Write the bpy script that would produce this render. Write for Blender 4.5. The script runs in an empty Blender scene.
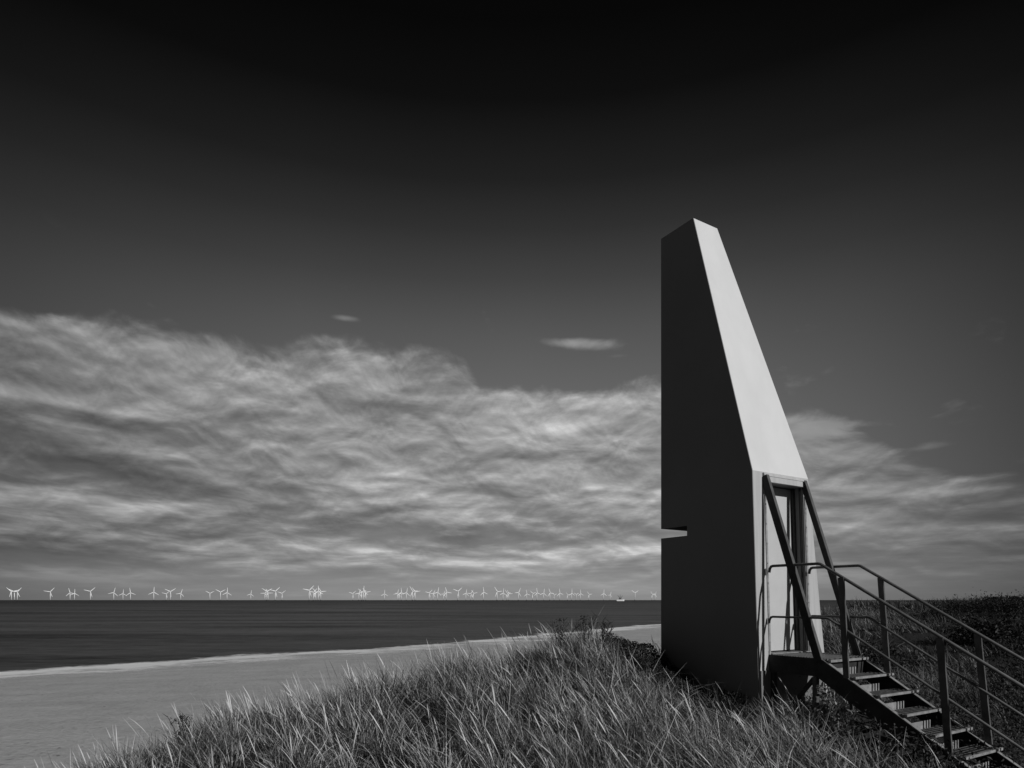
import bpy, bmesh, math, random
import numpy as np
from mathutils import Vector, Matrix, noise as mnoise

random.seed(7)
rng = np.random.default_rng(11)
R = math.radians
scene = bpy.context.scene
COL = scene.collection

# ------------------------------------------------------------------ camera
F = 650.0                      # focal length in pixels of the 1024 wide frame
cam_d = bpy.data.cameras.new('camera')
cam = bpy.data.objects.new('camera', cam_d)
COL.objects.link(cam)
cam.location = (0, 0, 0)
cam.rotation_euler = (R(90), 0, 0)
cam_d.sensor_width = 36
cam_d.lens = 36 * F / 1024
cam_d.shift_y = (600 - 384) / 1024
cam_d.clip_start = 0.05
cam_d.clip_end = 90000
scene.camera = cam
scene.render.resolution_x = 1024
scene.render.resolution_y = 768
scene.view_settings.view_transform = 'Standard'
scene.view_settings.look = 'None'
scene.view_settings.exposure = 0
scene.view_settings.gamma = 1

# ------------------------------------------------------------------ light
SUN_EL = 27.5
SUN_AZ = 138.0                 # degrees clockwise from +Y (the view direction)
sun_dir = Vector((math.cos(R(SUN_EL)) * math.sin(R(SUN_AZ)),
                  math.cos(R(SUN_EL)) * math.cos(R(SUN_AZ)),
                  math.sin(R(SUN_EL))))
sl = bpy.data.lights.new('sun', 'SUN')
sl.energy = 3.3
sl.angle = R(0.5)
sl.color = (1, 1, 1)
so = bpy.data.objects.new('sun', sl)
COL.objects.link(so)
so.rotation_euler = sun_dir.to_track_quat('Z', 'Y').to_euler()

world = bpy.data.worlds.new('World')
scene.world = world
world.use_nodes = True
wt = world.node_tree


class NT:
    """small helper to write node maths"""
    def __init__(self, tree):
        self.t = tree

    def n(self, kind, **kw):
        nd = self.t.nodes.new(kind)
        for k, v in kw.items():
            setattr(nd, k, v)
        return nd

    def put(self, sock, v):
        if v is None:
            return
        if hasattr(v, 'is_output') or isinstance(v, bpy.types.NodeSocket):
            self.t.links.new(v, sock)
        else:
            sock.default_value = v

    def m(self, op, a, b=None, c=None, clamp=False):
        nd = self.n('ShaderNodeMath', operation=op)
        nd.use_clamp = clamp
        self.put(nd.inputs[0], a)
        self.put(nd.inputs[1], b)
        self.put(nd.inputs[2], c)
        return nd.outputs[0]

    def add(self, *a):
        r = a[0]
        for x in a[1:]:
            r = self.m('ADD', r, x)
        return r

    def mul(self, *a):
        r = a[0]
        for x in a[1:]:
            r = self.m('MULTIPLY', r, x)
        return r

    def sub(self, a, b):
        return self.m('SUBTRACT', a, b)

    def ss(self, x, lo, hi, a=0.0, b=1.0):
        nd = self.n('ShaderNodeMapRange', interpolation_type='SMOOTHSTEP')
        self.put(nd.inputs['Value'], x)
        self.put(nd.inputs['From Min'], lo)
        self.put(nd.inputs['From Max'], hi)
        self.put(nd.inputs['To Min'], a)
        self.put(nd.inputs['To Max'], b)
        return nd.outputs[0]

    def mix(self, f, a, b):
        nd = self.n('ShaderNodeMix', data_type='FLOAT')
        self.put(nd.inputs[0], f)
        self.put(nd.inputs[2], a)
        self.put(nd.inputs[3], b)
        return nd.outputs[0]

    def xyz(self, x, y, z=0.0):
        nd = self.n('ShaderNodeCombineXYZ')
        self.put(nd.inputs[0], x)
        self.put(nd.inputs[1], y)
        self.put(nd.inputs[2], z)
        return nd.outputs[0]

    def sep(self, v):
        nd = self.n('ShaderNodeSeparateXYZ')
        self.put(nd.inputs[0], v)
        return nd.outputs

    def noise(self, vec, scale, detail=4, rough=0.5, dist=0.0):
        nd = self.n('ShaderNodeTexNoise')
        self.put(nd.inputs['Vector'], vec)
        nd.inputs['Scale'].default_value = scale
        nd.inputs['Detail'].default_value = detail
        nd.inputs['Roughness'].default_value = rough
        nd.inputs['Distortion'].default_value = dist
        return nd.outputs['Fac']

    def curve(self, x, pts):
        """piecewise linear function of x through pts, by a colour ramp per 31 stops"""
        x0, x1 = pts[0][0], pts[-1][0]
        ys = [p[1] for p in pts]
        lo, hi = min(ys), max(ys)
        rmp = self.n('ShaderNodeValToRGB')
        rmp.color_ramp.interpolation = 'B_SPLINE' if False else 'LINEAR'
        el = rmp.color_ramp.elements
        while len(el) > 1:
            el.remove(el[-1])
        for i, (px, py) in enumerate(pts):
            e = el[0] if i == 0 else el.new((px - x0) / (x1 - x0))
            e.position = (px - x0) / (x1 - x0)
            g = (py - lo) / (hi - lo)
            e.color = (g, g, g, 1)
        nx = self.m('DIVIDE', self.m('SUBTRACT', x, x0), x1 - x0, clamp=True)
        self.put(rmp.inputs[0], nx)
        return self.add(self.mul(rmp.outputs[0], hi - lo), lo)


def s2l(v):
    v = v / 255.0
    return v / 12.92 if v <= 0.04045 else ((v + 0.055) / 1.055) ** 2.4


def px_av(x, y):
    a = math.atan((x - 512) / F)
    return a, (600 - y) / F * math.cos(a)


for nd in list(wt.nodes):
    wt.nodes.remove(nd)
w = NT(wt)
tc = w.n('ShaderNodeTexCoord')
dx, dy, dz = w.sep(tc.outputs['Generated'])
hyp = w.m('SQRT', w.add(w.mul(dx, dx), w.mul(dy, dy)))
az = w.m('ARCTAN2', dx, dy)
v = w.m('DIVIDE', dz, w.m('MAXIMUM', hyp, 0.001))
vc = w.m('MINIMUM', w.m('MAXIMUM', v, 0.0), 3.0)

# clear sky: the Nishita sky seen through a deep red filter (black and white film)
sky = w.n('ShaderNodeTexSky', sky_type='NISHITA')
sky.sun_disc = False
sky.sun_elevation = R(SUN_EL)
sky.sun_rotation = R(SUN_AZ)
sky.air_density = 1.0
sky.dust_density = 0.4
sky.ozone_density = 1.0
sr = w.n('ShaderNodeSeparateColor')
w.put(sr.inputs[0], sky.outputs[0])
nish = w.mul(sr.outputs[0], 0.10)        # red channel at strength 0.1
# filter curve with height above the horizon
def sg(y, g): return (px_av(512, y)[1], g)
grad = w.curve(vc, [(0.0, s2l(132)), (px_av(512, 560)[1], s2l(136)), (px_av(512, 500)[1], s2l(130)),
                    (px_av(512, 440)[1], s2l(120)), (px_av(512, 380)[1], s2l(106)), (px_av(512, 330)[1], s2l(92)), (px_av(512, 280)[1], s2l(72)),
                    (px_av(512, 230)[1], s2l(53)), (px_av(512, 180)[1], s2l(36)), (px_av(512, 100)[1], s2l(17)),
                    (px_av(512, 20)[1], s2l(9)), (1.3, s2l(6))])
azf = w.curve(az, [(-3.14, 0.55), (-1.2, 0.5), (px_av(0, 0)[0], 0.52), (px_av(130, 0)[0], 0.70), (px_av(300, 0)[0], 0.92),
                   (px_av(520, 0)[0], 1.0), (px_av(680, 0)[0], 0.93), (px_av(850, 0)[0], 0.68),
                   (px_av(1024, 0)[0], 0.36), (1.2, 0.3), (3.14, 0.5)])
nclip = w.m('MINIMUM', w.m('MAXIMUM', w.mul(nish, 3.0), 0.85), 1.15)
clear = w.mul(grad, azf, nclip)

# clouds: the pattern shrinks towards the horizon like a real cloud sheet
lv = w.m('LOGARITHM', w.add(vc, 0.07), 2.71828)


def sheet(dv, su, sv, seed, scale, detail, rough, dist=0.0, shear=0.0):
    """fractal noise over azimuth and (log) height; dv looks a little higher up"""
    l_ = w.m('LOGARITHM', w.add(vc, 0.07 + dv), 2.71828)
    vec = w.xyz(w.add(w.mul(az, su), w.mul(l_, shear)), w.mul(l_, sv), seed)
    return w.noise(vec, scale, detail, rough, dist)


wobn = sheet(0, 3.0, 3.0, 9.1, 1.6, 4, 0.5)
B0 = sheet(0.0, 4.0, 3.1, 2.2, 1.0, 9, 0.55, 0.3, 0.3)        # broad billows
B1 = sheet(0.020, 4.0, 3.1, 2.2, 1.0, 9, 0.55, 0.3, 0.3)
D0 = sheet(0.0, 12.0, 7.0, 7.7, 1.0, 8, 0.55, 0.4, 0.5)       # smaller tufts
D1 = sheet(0.008, 12.0, 7.0, 7.7, 1.0, 8, 0.55, 0.4, 0.5)
n5 = sheet(0.0, 9.0, 12.0, 1.3, 1.3, 8, 0.6, 0.4)
n4 = sheet(0.0, 4.0, 3.2, 3.7, 1.6, 7, 0.55, 0.4)
fine = sheet(0.0, 30.0, 26.0, 5.5, 1.0, 6, 0.6)
wob_u = w.mul(w.sub(n4, 0.5), 0.12)
wob_v = w.mul(w.sub(B0, 0.5), 0.05)
azw = w.add(az, wob_u)
vw = w.add(vc, wob_v)


def blob(x, y, rx, ry, amp, tilt=0.0, warp=1.0):
    a0, v0 = px_av(x, y)
    ra, rv = rx / F * math.cos(a0) ** 2, ry / F * math.cos(a0)
    uu = w.sub(azw if warp else az, a0)
    vv = w.sub(vw if warp else vc, v0)
    vv = w.sub(vv, w.mul(uu, tilt))
    d2 = w.add(w.mul(uu, uu, 1 / ra ** 2), w.mul(vv, vv, 1 / rv ** 2))
    return w.mul(w.m('POWER', 2.718, w.mul(d2, -1.0)), amp)


# top edge of the cloud bank, as a function of azimuth
edge_px = [(-300, 300), (0, 308), (60, 312), (150, 322), (230, 332), (330, 342), (430, 344), (466, 352), (480, 376), (530, 388),
           (600, 384), (660, 380), (720, 390), (790, 408), (850, 428), (900, 455), (960, 474), (1024, 480), (1300, 500)]
edge = w.curve(az, [(px_av(x, y)[0], px_av(x, y)[1]) for x, y in edge_px])
dist = w.sub(edge, vc)                                   # > 0 inside the bank
ew = w.add(dist, w.mul(w.sub(B0, 0.5), 0.07), w.mul(w.sub(D0, 0.5), 0.05), w.mul(w.sub(fine, 0.5), 0.012))
inside = w.ss(ew, -0.006, 0.022)
thin = w.curve(az, [(-3.2, 0.9), (px_av(600, 0)[0], 1.0), (px_av(760, 0)[0], 0.75), (px_av(900, 0)[0], 0.62), (1.2, 0.5), (3.2, 0.9)])
low = w.ss(vc, 0.010, 0.085, 0.10, 1.0)
holes = w.add(w.mul(w.sub(B0, 0.5), 1.2), w.mul(w.sub(D0, 0.5), 0.8))
cover = w.ss(holes, -0.36, -0.08, 0.5, 1.0)
dens = w.mul(inside, thin, low, cover)

# brightness: general level by azimuth, tops catching the light and flat grey bases, and the large masses
lev = w.curve(az, [(-3.2, s2l(90)), (px_av(0, 0)[0], s2l(112)), (px_av(150, 0)[0], s2l(126)), (px_av(300, 0)[0], s2l(138)),
                   (px_av(560, 0)[0], s2l(152)), (px_av(700, 0)[0], s2l(152)), (px_av(850, 0)[0], s2l(136)),
                   (px_av(1024, 0)[0], s2l(108)), (3.2, s2l(90))])
relief = w.add(w.mul(w.sub(B0, B1), 3.4), w.mul(w.sub(D0, D1), 2.6))
tex = w.add(w.mul(w.sub(B0, 0.5), 1.0), w.mul(w.sub(D0, 0.5), 0.4), w.mul(w.sub(n5, 0.5), 0.35), w.mul(w.sub(fine, 0.5), 0.12), relief)
shape = w.add(
    blob(120, 340, 170, 15, 0.38, -0.06), blob(70, 402, 130, 9, 0.55, -0.03), blob(410, 358, 70, 12, 0.22),
    blob(60, 462, 170, 22, -0.50, -0.04), blob(230, 492, 190, 17, -0.30, -0.06),
    blob(30, 372, 120, 7, -0.20), blob(440, 412, 40, 7, -0.30), blob(480, 546, 85, 11, -0.55, 0.03),
    blob(440, 514, 80, 9, 0.45, -0.05), blob(470, 440, 190, 24, 0.22), blob(320, 420, 90, 14, 0.22, -0.3),
    blob(570, 398, 100, 10, 0.22), blob(560, 535, 60, 4, 0.30), blob(350, 485, 40, 4, 0.2),
    blob(40, 530, 60, 4, 0.25), blob(130, 548, 150, 8, -0.25),
    blob(990, 488, 70, 6, 0.40), blob(960, 522, 90, 10, -0.25), blob(900, 492, 50, 6, 0.3), blob(250, 392, 110, 7, -0.15, -0.2))
mod = w.m('POWER', 2.718, w.sub(w.add(w.mul(tex, 0.90), w.mul(shape, 0.80)), 0.04))
cl = w.mul(lev, w.m('MINIMUM', w.m('MAXIMUM', mod, 0.30), 2.4))
# separate small clouds
wis = w.ss(w.add(blob(574, 343, 44, 7, 1.05, -0.08, warp=0), w.mul(w.sub(D0, 0.5), 1.6), w.mul(w.sub(fine, 0.5), 0.4)), 0.25, 1.15)
wis = w.m('MAXIMUM', wis, w.ss(w.add(blob(826, 430, 46, 13, 1.05), w.mul(w.sub(D0, 0.5), 1.9), w.mul(w.sub(fine, 0.5), 0.5)), 0.25, 1.1))
wis = w.m('MAXIMUM', wis, w.ss(w.add(blob(345, 318, 15, 4, 0.95, warp=0), w.mul(w.sub(D0, 0.5), 1.2)), 0.3, 1.4))
wis = w.m('MAXIMUM', wis, w.ss(w.add(blob(912, 447, 34, 5, 0.8), w.mul(w.sub(D0, 0.5), 0.9)), 0.25, 1.4))
wis = w.m('MAXIMUM', wis, w.ss(w.add(blob(918, 571, 20, 5, 0.9), w.mul(w.sub(fine, 0.5), 1.2)), 0.3, 1.3))
wis = w.m('MAXIMUM', wis, w.ss(w.add(blob(618, 356, 18, 3, 0.5, warp=0), w.mul(w.sub(D0, 0.5), 0.8)), 0.3, 1.6))
wis = w.m('MAXIMUM', wis, w.ss(w.add(blob(470, 582, 90, 4, 0.5), w.mul(w.sub(fine, 0.5), 1.5)), 0.3, 1.5))
col = w.mix(w.mul(dens, 0.94), clear, cl)
wis = w.mul(wis, w.ss(vc, 0.42, 0.5, 1.0, 0.0))
col = w.mix(w.mul(wis, 0.78), col, w.mul(lev, 1.12))
# below the horizon: plain dark
col = w.mix(w.ss(v, -0.02, 0.0), s2l(40), col)
comb = w.n('ShaderNodeCombineColor')
for i in range(3):
    w.put(comb.inputs[i], col)
bg = w.n('ShaderNodeBackground')
w.put(bg.inputs[0], comb.outputs[0])
bg.inputs[1].default_value = 1.0
out = w.n('ShaderNodeOutputWorld')
w.put(out.inputs[0], bg.outputs[0])

# ------------------------------------------------------------------ helpers


def grey(g):
    return (g, g, g, 1)


def material(name, g, rough=0.6, metal=0.0, spec=0.5, var=0.0, vscale=3.0, bump=0.0, bscale=20.0, stretch=(1, 1, 1), coord='Object'):
    mt = bpy.data.materials.new(name)
    mt.use_nodes = True
    t = NT(mt.node_tree)
    b = mt.node_tree.nodes['Principled BSDF']
    b.inputs['Base Color'].default_value = grey(g)
    b.inputs['Roughness'].default_value = rough
    b.inputs['Metallic'].default_value = metal
    b.inputs['Specular IOR Level'].default_value = spec
    c = t.n('ShaderNodeTexCoord')
    mp = t.n('ShaderNodeMapping')
    t.put(mp.inputs[0], c.outputs[coord])
    mp.inputs['Scale'].default_value = stretch
    if var:
        f = t.noise(mp.outputs[0], vscale, 6, 0.6)
        gg = t.mix(t.ss(f, 0.3, 0.7), g * (1 - var), g * (1 + var))
        cc = t.n('ShaderNodeCombineColor')
        for i in range(3):
            t.put(cc.inputs[i], gg)
        t.put(b.inputs['Base Color'], cc.outputs[0])
    if bump:
        f2 = t.noise(mp.outputs[0], bscale, 5, 0.6)
        bp = t.n('ShaderNodeBump')
        bp.inputs['Strength'].default_value = bump
        bp.inputs['Distance'].default_value = 0.01
        t.put(bp.inputs['Height'], f2)
        t.put(b.inputs['Normal'], bp.outputs[0])
    return mt


def link(o, parent=None):
    COL.objects.link(o)
    if parent is not None:
        o.parent = parent
    return o


def tag(o, label=None, cat=None, group=None, kind=None):
    if label: o['label'] = label
    if cat: o['category'] = cat
    if group: o['group'] = group
    if kind: o['kind'] = kind
    return o


def empty(name, loc, label, cat, group=None, rz=0.0):
    o = bpy.data.objects.new(name, None)
    o.empty_display_size = 0.2
    COL.objects.link(o)
    o.location = loc
    o.rotation_euler = (0, 0, rz)
    return tag(o, label, cat, group)


def mesh_obj(name, verts, faces, mat, parent=None, smooth=False, off=None):
    """verts in world space; off = the parent's location to subtract"""
    me = bpy.data.meshes.new(name)
    if off is not None:
        verts = [(a[0] - off[0], a[1] - off[1], a[2] - off[2]) for a in verts]
    me.from_pydata([tuple(q) for q in verts], [], faces)
    me.materials.append(mat)
    if smooth:
        me.polygons.foreach_set('use_smooth', [True] * len(me.polygons))
    me.update()
    o = bpy.data.objects.new(name, me)
    return link(o, parent)


class MB:
    """collects simple solids in world space"""
    def __init__(self):
        self.v, self.f = [], []

    def prism8(self, c):
        """c: 8 corners, bottom four then top four in the same turn"""
        i = len(self.v)
        self.v += [Vector(q) for q in c]
        for q in ((0, 3, 2, 1), (4, 5, 6, 7), (0, 1, 5, 4), (1, 2, 6, 5), (2, 3, 7, 6), (3, 0, 4, 7)):
            self.f.append(tuple(i + k for k in q))
        return self

    def bar(self, a, b, w_, h_, side=None):
        """square bar a->b; width w_ along side, height h_ along the third axis"""
        a, b = Vector(a), Vector(b)
        d = (b - a).normalized()
        s = Vector(side) if side is not None else d.cross(Vector((0, 0, 1)))
        if s.length < 1e-5: s = Vector((1, 0, 0))
        s = (s - d * s.dot(d)).normalized()
        t = s.cross(d).normalized()
        o = [(-1, -1), (1, -1), (1, 1), (-1, 1)]
        self.prism8([a + s * (x * w_ / 2) + t * (y * h_ / 2) for x, y in o] +
                    [b + s * (x * w_ / 2) + t * (y * h_ / 2) for x, y in o])
        return self

    def tube(self, pts, r, n=10, r2=None):
        pts = [Vector(q) for q in pts]
        i0 = len(self.v)
        for k, q in enumerate(pts):
            if k == 0: d = pts[1] - q
            elif k == len(pts) - 1: d = q - pts[k - 1]
            else: d = (pts[k + 1] - q).normalized() + (q - pts[k - 1]).normalized()
            d.normalize()
            s = d.cross(Vector((0, 0, 1)))
            if s.length < 1e-3: s = Vector((1, 0, 0))
            s.normalize()
            t = s.cross(d)
            rr = r if r2 is None else r + (r2 - r) * k / (len(pts) - 1)
            for j in range(n):
                a = 2 * math.pi * j / n
                self.v.append(q + s * (math.cos(a) * rr) + t * (math.sin(a) * rr))
        for k in range(len(pts) - 1):
            for j in range(n):
                a = i0 + k * n
                self.f.append((a + j, a + (j + 1) % n, a + n + (j + 1) % n, a + n + j))
        self.f.append(tuple(i0 + j for j in range(n))[::-1])
        e = i0 + (len(pts) - 1) * n
        self.f.append(tuple(e + j for j in range(n)))
        return self

    def build(self, name, mat, parent=None, off=None, smooth=False):
        o = mesh_obj(name, self.v, self.f, mat, parent, smooth, off)
        bm = bmesh.new()
        bm.from_mesh(o.data)
        bmesh.ops.recalc_face_normals(bm, faces=bm.faces)
        bm.to_mesh(o.data)
        bm.free()
        return o


def np_mesh(name, verts, quads, mat, tint=None, parent=None, smooth=False):
    me = bpy.data.meshes.new(name)
    nv, nf = len(verts), len(quads)
    k = quads.shape[1]
    me.vertices.add(nv)
    me.vertices.foreach_set('co', verts.astype(np.float32).ravel())
    me.loops.add(nf * k)
    me.loops.foreach_set('vertex_index', quads.astype(np.int32).ravel())
    me.polygons.add(nf)
    me.polygons.foreach_set('loop_start', np.arange(0, nf * k, k, dtype=np.int32))
    me.polygons.foreach_set('loop_total', np.full(nf, k, dtype=np.int32))
    if smooth:
        me.polygons.foreach_set('use_smooth', np.ones(nf, dtype=bool))
    me.update(calc_edges=True)
    if tint is not None:
        at = me.attributes.new('tint', 'FLOAT', 'POINT')
        at.data.foreach_set('value', tint.astype(np.float32))
    me.materials.append(mat)
    o = bpy.data.objects.new(name, me)
    return link(o, parent)


# ------------------------------------------------------------------ terrain
SEA = -7.0
shore = np.array([(-330, -180), (-160, -20), (-95, 28), (-62, 50), (-47.8, 60.7), (-36.4, 75.8), (-24, 88), (-11, 101), (1.5, 121), (17, 147),
                  (37, 178), (100, 262), (186, 378), (330, 570), (900, 1300), (4000, 5600), (12000, 17000)], float)
dune = np.array([(-60, -80), (-24, -20), (-9.5, 2), (-6.8, 8.0), (-2.0, 13.5), (2.5, 18), (7, 25), (17, 46), (34, 80), (75, 133), (150, 228),
                 (380, 520), (960, 1200), (4100, 5300), (12300, 16500)], float)


def signed(pts, X, Y):
    """distance to the polyline, positive to the right of it (inland)"""
    best = np.full(X.shape, 1e18)
    sg_ = np.ones(X.shape)
    for a, b in zip(pts[:-1], pts[1:]):
        d = b - a
        L2 = d @ d
        t = np.clip(((X - a[0]) * d[0] + (Y - a[1]) * d[1]) / L2, 0, 1)
        qx, qy = X - a[0] - t * d[0], Y - a[1] - t * d[1]
        r2 = qx * qx + qy * qy
        cr = d[0] * (Y - a[1]) - d[1] * (X - a[0])
        m = r2 < best
        best = np.where(m, r2, best)
        sg_ = np.where(m, np.where(cr < 0, 1, -1), sg_)
    return np.sqrt(best) * sg_


def smooth(x, a, b):
    t = np.clip((x - a) / (b - a), 0, 1)
    return t * t * (3 - 2 * t)


def vnoise(X, Y, s, seed=0):
    """cheap smooth value noise"""
    X = X / s + seed * 17.3
    Y = Y / s + seed * 5.7
    xi, yi = np.floor(X), np.floor(Y)
    fx, fy = X - xi, Y - yi
    fx, fy = fx * fx * (3 - 2 * fx), fy * fy * (3 - 2 * fy)

    def h(a, b):
        q = np.sin(a * 127.1 + b * 311.7 + seed * 74.7) * 43758.5453
        return q - np.floor(q)
    return (h(xi, yi) * (1 - fx) + h(xi + 1, yi) * fx) * (1 - fy) + (h(xi, yi + 1) * (1 - fx) + h(xi + 1, yi + 1) * fx) * fy


ctrl = np.array([
    (-7.5, 7.6, -3.6), (-5.6, 6.2, -2.5), (-4.4, 5.9, -1.98), (-3.1, 6.5, -1.62), (-2.0, 7.0, -1.38), (-1.1, 7.3, -1.18), (0.0, 7.9, -0.98),
    (0.9, 8.3, -0.68), (1.6, 8.6, -0.84), (2.0, 9.1, -1.0), (2.1, 8.2, -1.26), (2.5, 7.7, -1.42), (2.8, 7.4, -1.50), (3.3, 7.2, -1.54), (3.9, 8.4, -1.30),
    (4.6, 9.5, -1.55), (4.3, 7.0, -1.55), (4.4, 5.8, -1.85), (5.3, 5.8, -2.15), (5.8, 4.6, -2.45), (6.5, 6.5, -2.25), (3.6, 5.2, -1.75),
    (2.4, 5.6, -1.58), (1.0, 6.0, -1.45), (0, 5.2, -1.6), (-1.5, 5.4, -1.7), (-3, 5.0, -2.0), (0, 0, -1.62), (3, 1, -1.8), (-3, 1, -2.0),
    (6, 1, -2.4), (-6, 3, -3.0), (1.6, 7.2, -1.24), (-1, 10.5, -2.0), (1.5, 11.0, -1.8), (-4.5, 8.6, -2.6), (7.5, 9.5, -1.95), (5.5, 13, -1.8),
    (8.5, 5.0, -2.6), (10, 8, -2.1), (3.0, 13, -2.0), (-7, 11, -4.2), (-3, 12.5, -3.2), (0, -8, -1.7)], float)
N = len(ctrl)
D = np.sqrt(((ctrl[:, None, :2] - ctrl[None, :, :2]) ** 2).sum(-1) + 0.09)
K = np.zeros((N + 3, N + 3))
K[:N, :N] = D + np.eye(N) * 0.0
K[:N, N] = 1
K[:N, N + 1:] = ctrl[:, :2]
K[N, :N] = 1
K[N + 1:, :N] = ctrl[:, :2].T
WR = np.linalg.solve(K, np.concatenate([ctrl[:, 2], [0, 0, 0]]))


def rbf(X, Y):
    r = np.full(X.shape, WR[N]) + WR[N + 1] * X + WR[N + 2] * Y
    for i in range(N):
        r = r + WR[i] * np.sqrt((X - ctrl[i, 0]) ** 2 + (Y - ctrl[i, 1]) ** 2 + 0.09)
    return r


def ground_z(X, Y):
    X = np.asarray(X, float)
    Y = np.asarray(Y, float)
    s = signed(shore, X, Y)
    d = signed(dune, X, Y)
    wob = (vnoise(X, Y, 14, 3) - 0.5) * 5 + (vnoise(X, Y, 5, 4) - 0.5) * 1.5
    beach = SEA + np.where(s > 0, 0.075 * s, 0.045 * s)
    beach = np.where(s > 0, SEA + 2.1 * (1 - np.exp(-np.maximum(s, 0) * 0.028)), np.maximum(beach, -14))
    beach = beach + (vnoise(X, Y, 3.0, 8) - 0.5) * 0.05 * smooth(s, 4, 12)
    plate = -2.15 + (vnoise(X, Y, 9, 1) - 0.5) * 0.7 + (vnoise(X, Y, 23, 2) - 0.5) * 0.6
    plate = plate + 2.15 * np.exp(-((X - 74) ** 2 + (Y - 76) ** 2) / (2 * 23.0 ** 2))
    plate = plate + 0.75 * np.exp(-((X - 27) ** 2 + (Y - 50) ** 2) / (2 * 11.0 ** 2))
    plate = plate - 1.0 * smooth(Y, 130, 400)
    k = smooth(d + wob * smooth(d * 0 + Y, 14, 30), -4.5, 5.0)
    far = beach + (plate - beach) * k
    r = np.sqrt((X - 0.8) ** 2 + (Y - 6) ** 2)
    wn_ = 1 - smooth(r, 9.0, 17.0)
    near = rbf(X, Y) + (vnoise(X, Y, 0.95, 5) - 0.5) * 0.20 + (vnoise(X, Y, 0.4, 55) - 0.5) * 0.10
    near = near + 0.09 * smooth(Y, 4.5, 6) * (X < 6)
    near = np.maximum(near, -5.4)
    return far * (1 - wn_) + near * wn_


def graded(lo, c0, c1, hi, step, grow):
    xs = list(np.arange(c0, c1, step))
    st, x = step, xs[-1]
    while x < hi:
        st *= grow
        x += st
        xs.append(x)
    st, x = step, c0
    left = []
    while x > lo:
        st *= grow
        x -= st
        left.append(x)
    return np.array(left[::-1] + xs)


gx = graded(-400, -9, 10, 20000, 0.22, 1.035)
gy = graded(-100, -1, 14, 24000, 0.22, 1.030)
GX, GY = np.meshgrid(gx, gy)
GZ = ground_z(GX, GY)
V = np.stack([GX, GY, GZ], -1).reshape(-1, 3)
nx_, ny_ = len(gx), len(gy)
idx = np.arange(nx_ * ny_).reshape(ny_, nx_)
Q = np.stack([idx[:-1, :-1], idx[:-1, 1:], idx[1:, 1:], idx[1:, :-1]], -1).reshape(-1, 4)
veg = (smooth(signed(dune, GX, GY) + (vnoise(GX, GY, 4, 6) - .5) * 3, -3.5, 0.5)).ravel()

gm = bpy.data.materials.new('sand_and_soil')
gm.use_nodes = True
t = NT(gm.node_tree)
b = gm.node_tree.nodes['Principled BSDF']
b.inputs['Roughness'].default_value = 0.9
b.inputs['Specular IOR Level'].default_value = 0.1
geo = t.n('ShaderNodeNewGeometry')
att = t.n('ShaderNodeAttribute', attribute_name='tint')
pz = t.sep(geo.outputs['Position'])
sandn = t.noise(geo.outputs['Position'], 0.35, 8, 0.65)
sandf = t.noise(geo.outputs['Position'], 4.0, 6, 0.7)
stn = t.n('ShaderNodeMapping')
t.put(stn.inputs[0], geo.outputs['Position'])
stn.inputs['Rotation'].default_value = (0, 0, R(-53))
stn.inputs['Scale'].default_value = (0.03, 0.45, 1)
strand = t.noise(stn.outputs[0], 1.0, 6, 0.6)
sand = t.add(0.41, t.mul(t.sub(sandn, 0.5), 0.22), t.mul(t.sub(sandf, 0.5), 0.34), t.mul(t.sub(strand, 0.5), 0.16))
wet = t.ss(t.add(pz[2], t.mul(t.sub(strand, 0.5), 0.35)), -7.02, -6.75)
speck = t.ss(t.noise(geo.outputs['Position'], 3.2, 3, 0.5), 0.66, 0.74)
sand = t.mul(sand, t.sub(1.0, t.mul(speck, 0.5)))
sand = t.mix(wet, 0.27, sand)
soil = t.add(0.028, t.mul(t.sub(sandf, 0.5), 0.03))
g = t.mix(att.outputs['Fac'], sand, soil)
cc = t.n('ShaderNodeCombineColor')
for i in range(3): t.put(cc.inputs[i], g)
t.put(b.inputs['Base Color'], cc.outputs[0])
bp = t.n('ShaderNodeBump')
bp.inputs['Strength'].default_value = 0.7
bp.inputs['Distance'].default_value = 0.12
t.put(bp.inputs['Height'], t.add(sandf, t.mul(sandn, 1.5)))
t.put(b.inputs['Normal'], bp.outputs[0])
ground = np_mesh('ground', V, Q, gm, tint=veg, smooth=True)
tag(ground, kind='structure')

# sea
sm = bpy.data.materials.new('sea_water')
sm.use_nodes = True
t = NT(sm.node_tree)
b = sm.node_tree.nodes['Principled BSDF']
geo = t.n('ShaderNodeNewGeometry')
mp = t.n('ShaderNodeMapping')
t.put(mp.inputs[0], geo.outputs['Position'])
mp.inputs['Rotation'].default_value = (0, 0, R(12))
mp.inputs['Scale'].default_value = (0.012, 0.06, 1)
big = t.noise(mp.outputs[0], 0.6, 8, 0.6)
mp2 = t.n('ShaderNodeMapping')
t.put(mp2.inputs[0], geo.outputs['Position'])
mp2.inputs['Rotation'].default_value = (0, 0, R(10))
mp2.inputs['Scale'].default_value = (0.12, 0.5, 1)
small = t.noise(mp2.outputs[0], 1.6, 7, 0.65)
ln = t.n('ShaderNodeVectorMath', operation='LENGTH')
t.put(ln.inputs[0], geo.outputs['Position'])
base = t.add(0.062, t.mul(t.sub(big, 0.5), 0.26), t.mul(t.sub(small, 0.5), 0.16))
deep = t.ss(ln.outputs['Value'], 150, 2600, 1.0, 0.42)
g = t.m('MAXIMUM', t.mul(base, deep), 0.008)
cc = t.n('ShaderNodeCombineColor')
for i in range(3): t.put(cc.inputs[i], g)
t.put(b.inputs['Base Color'], cc.outputs[0])
b.inputs['Roughness'].default_value = 0.5
b.inputs['Specular IOR Level'].default_value = 0.06
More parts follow.
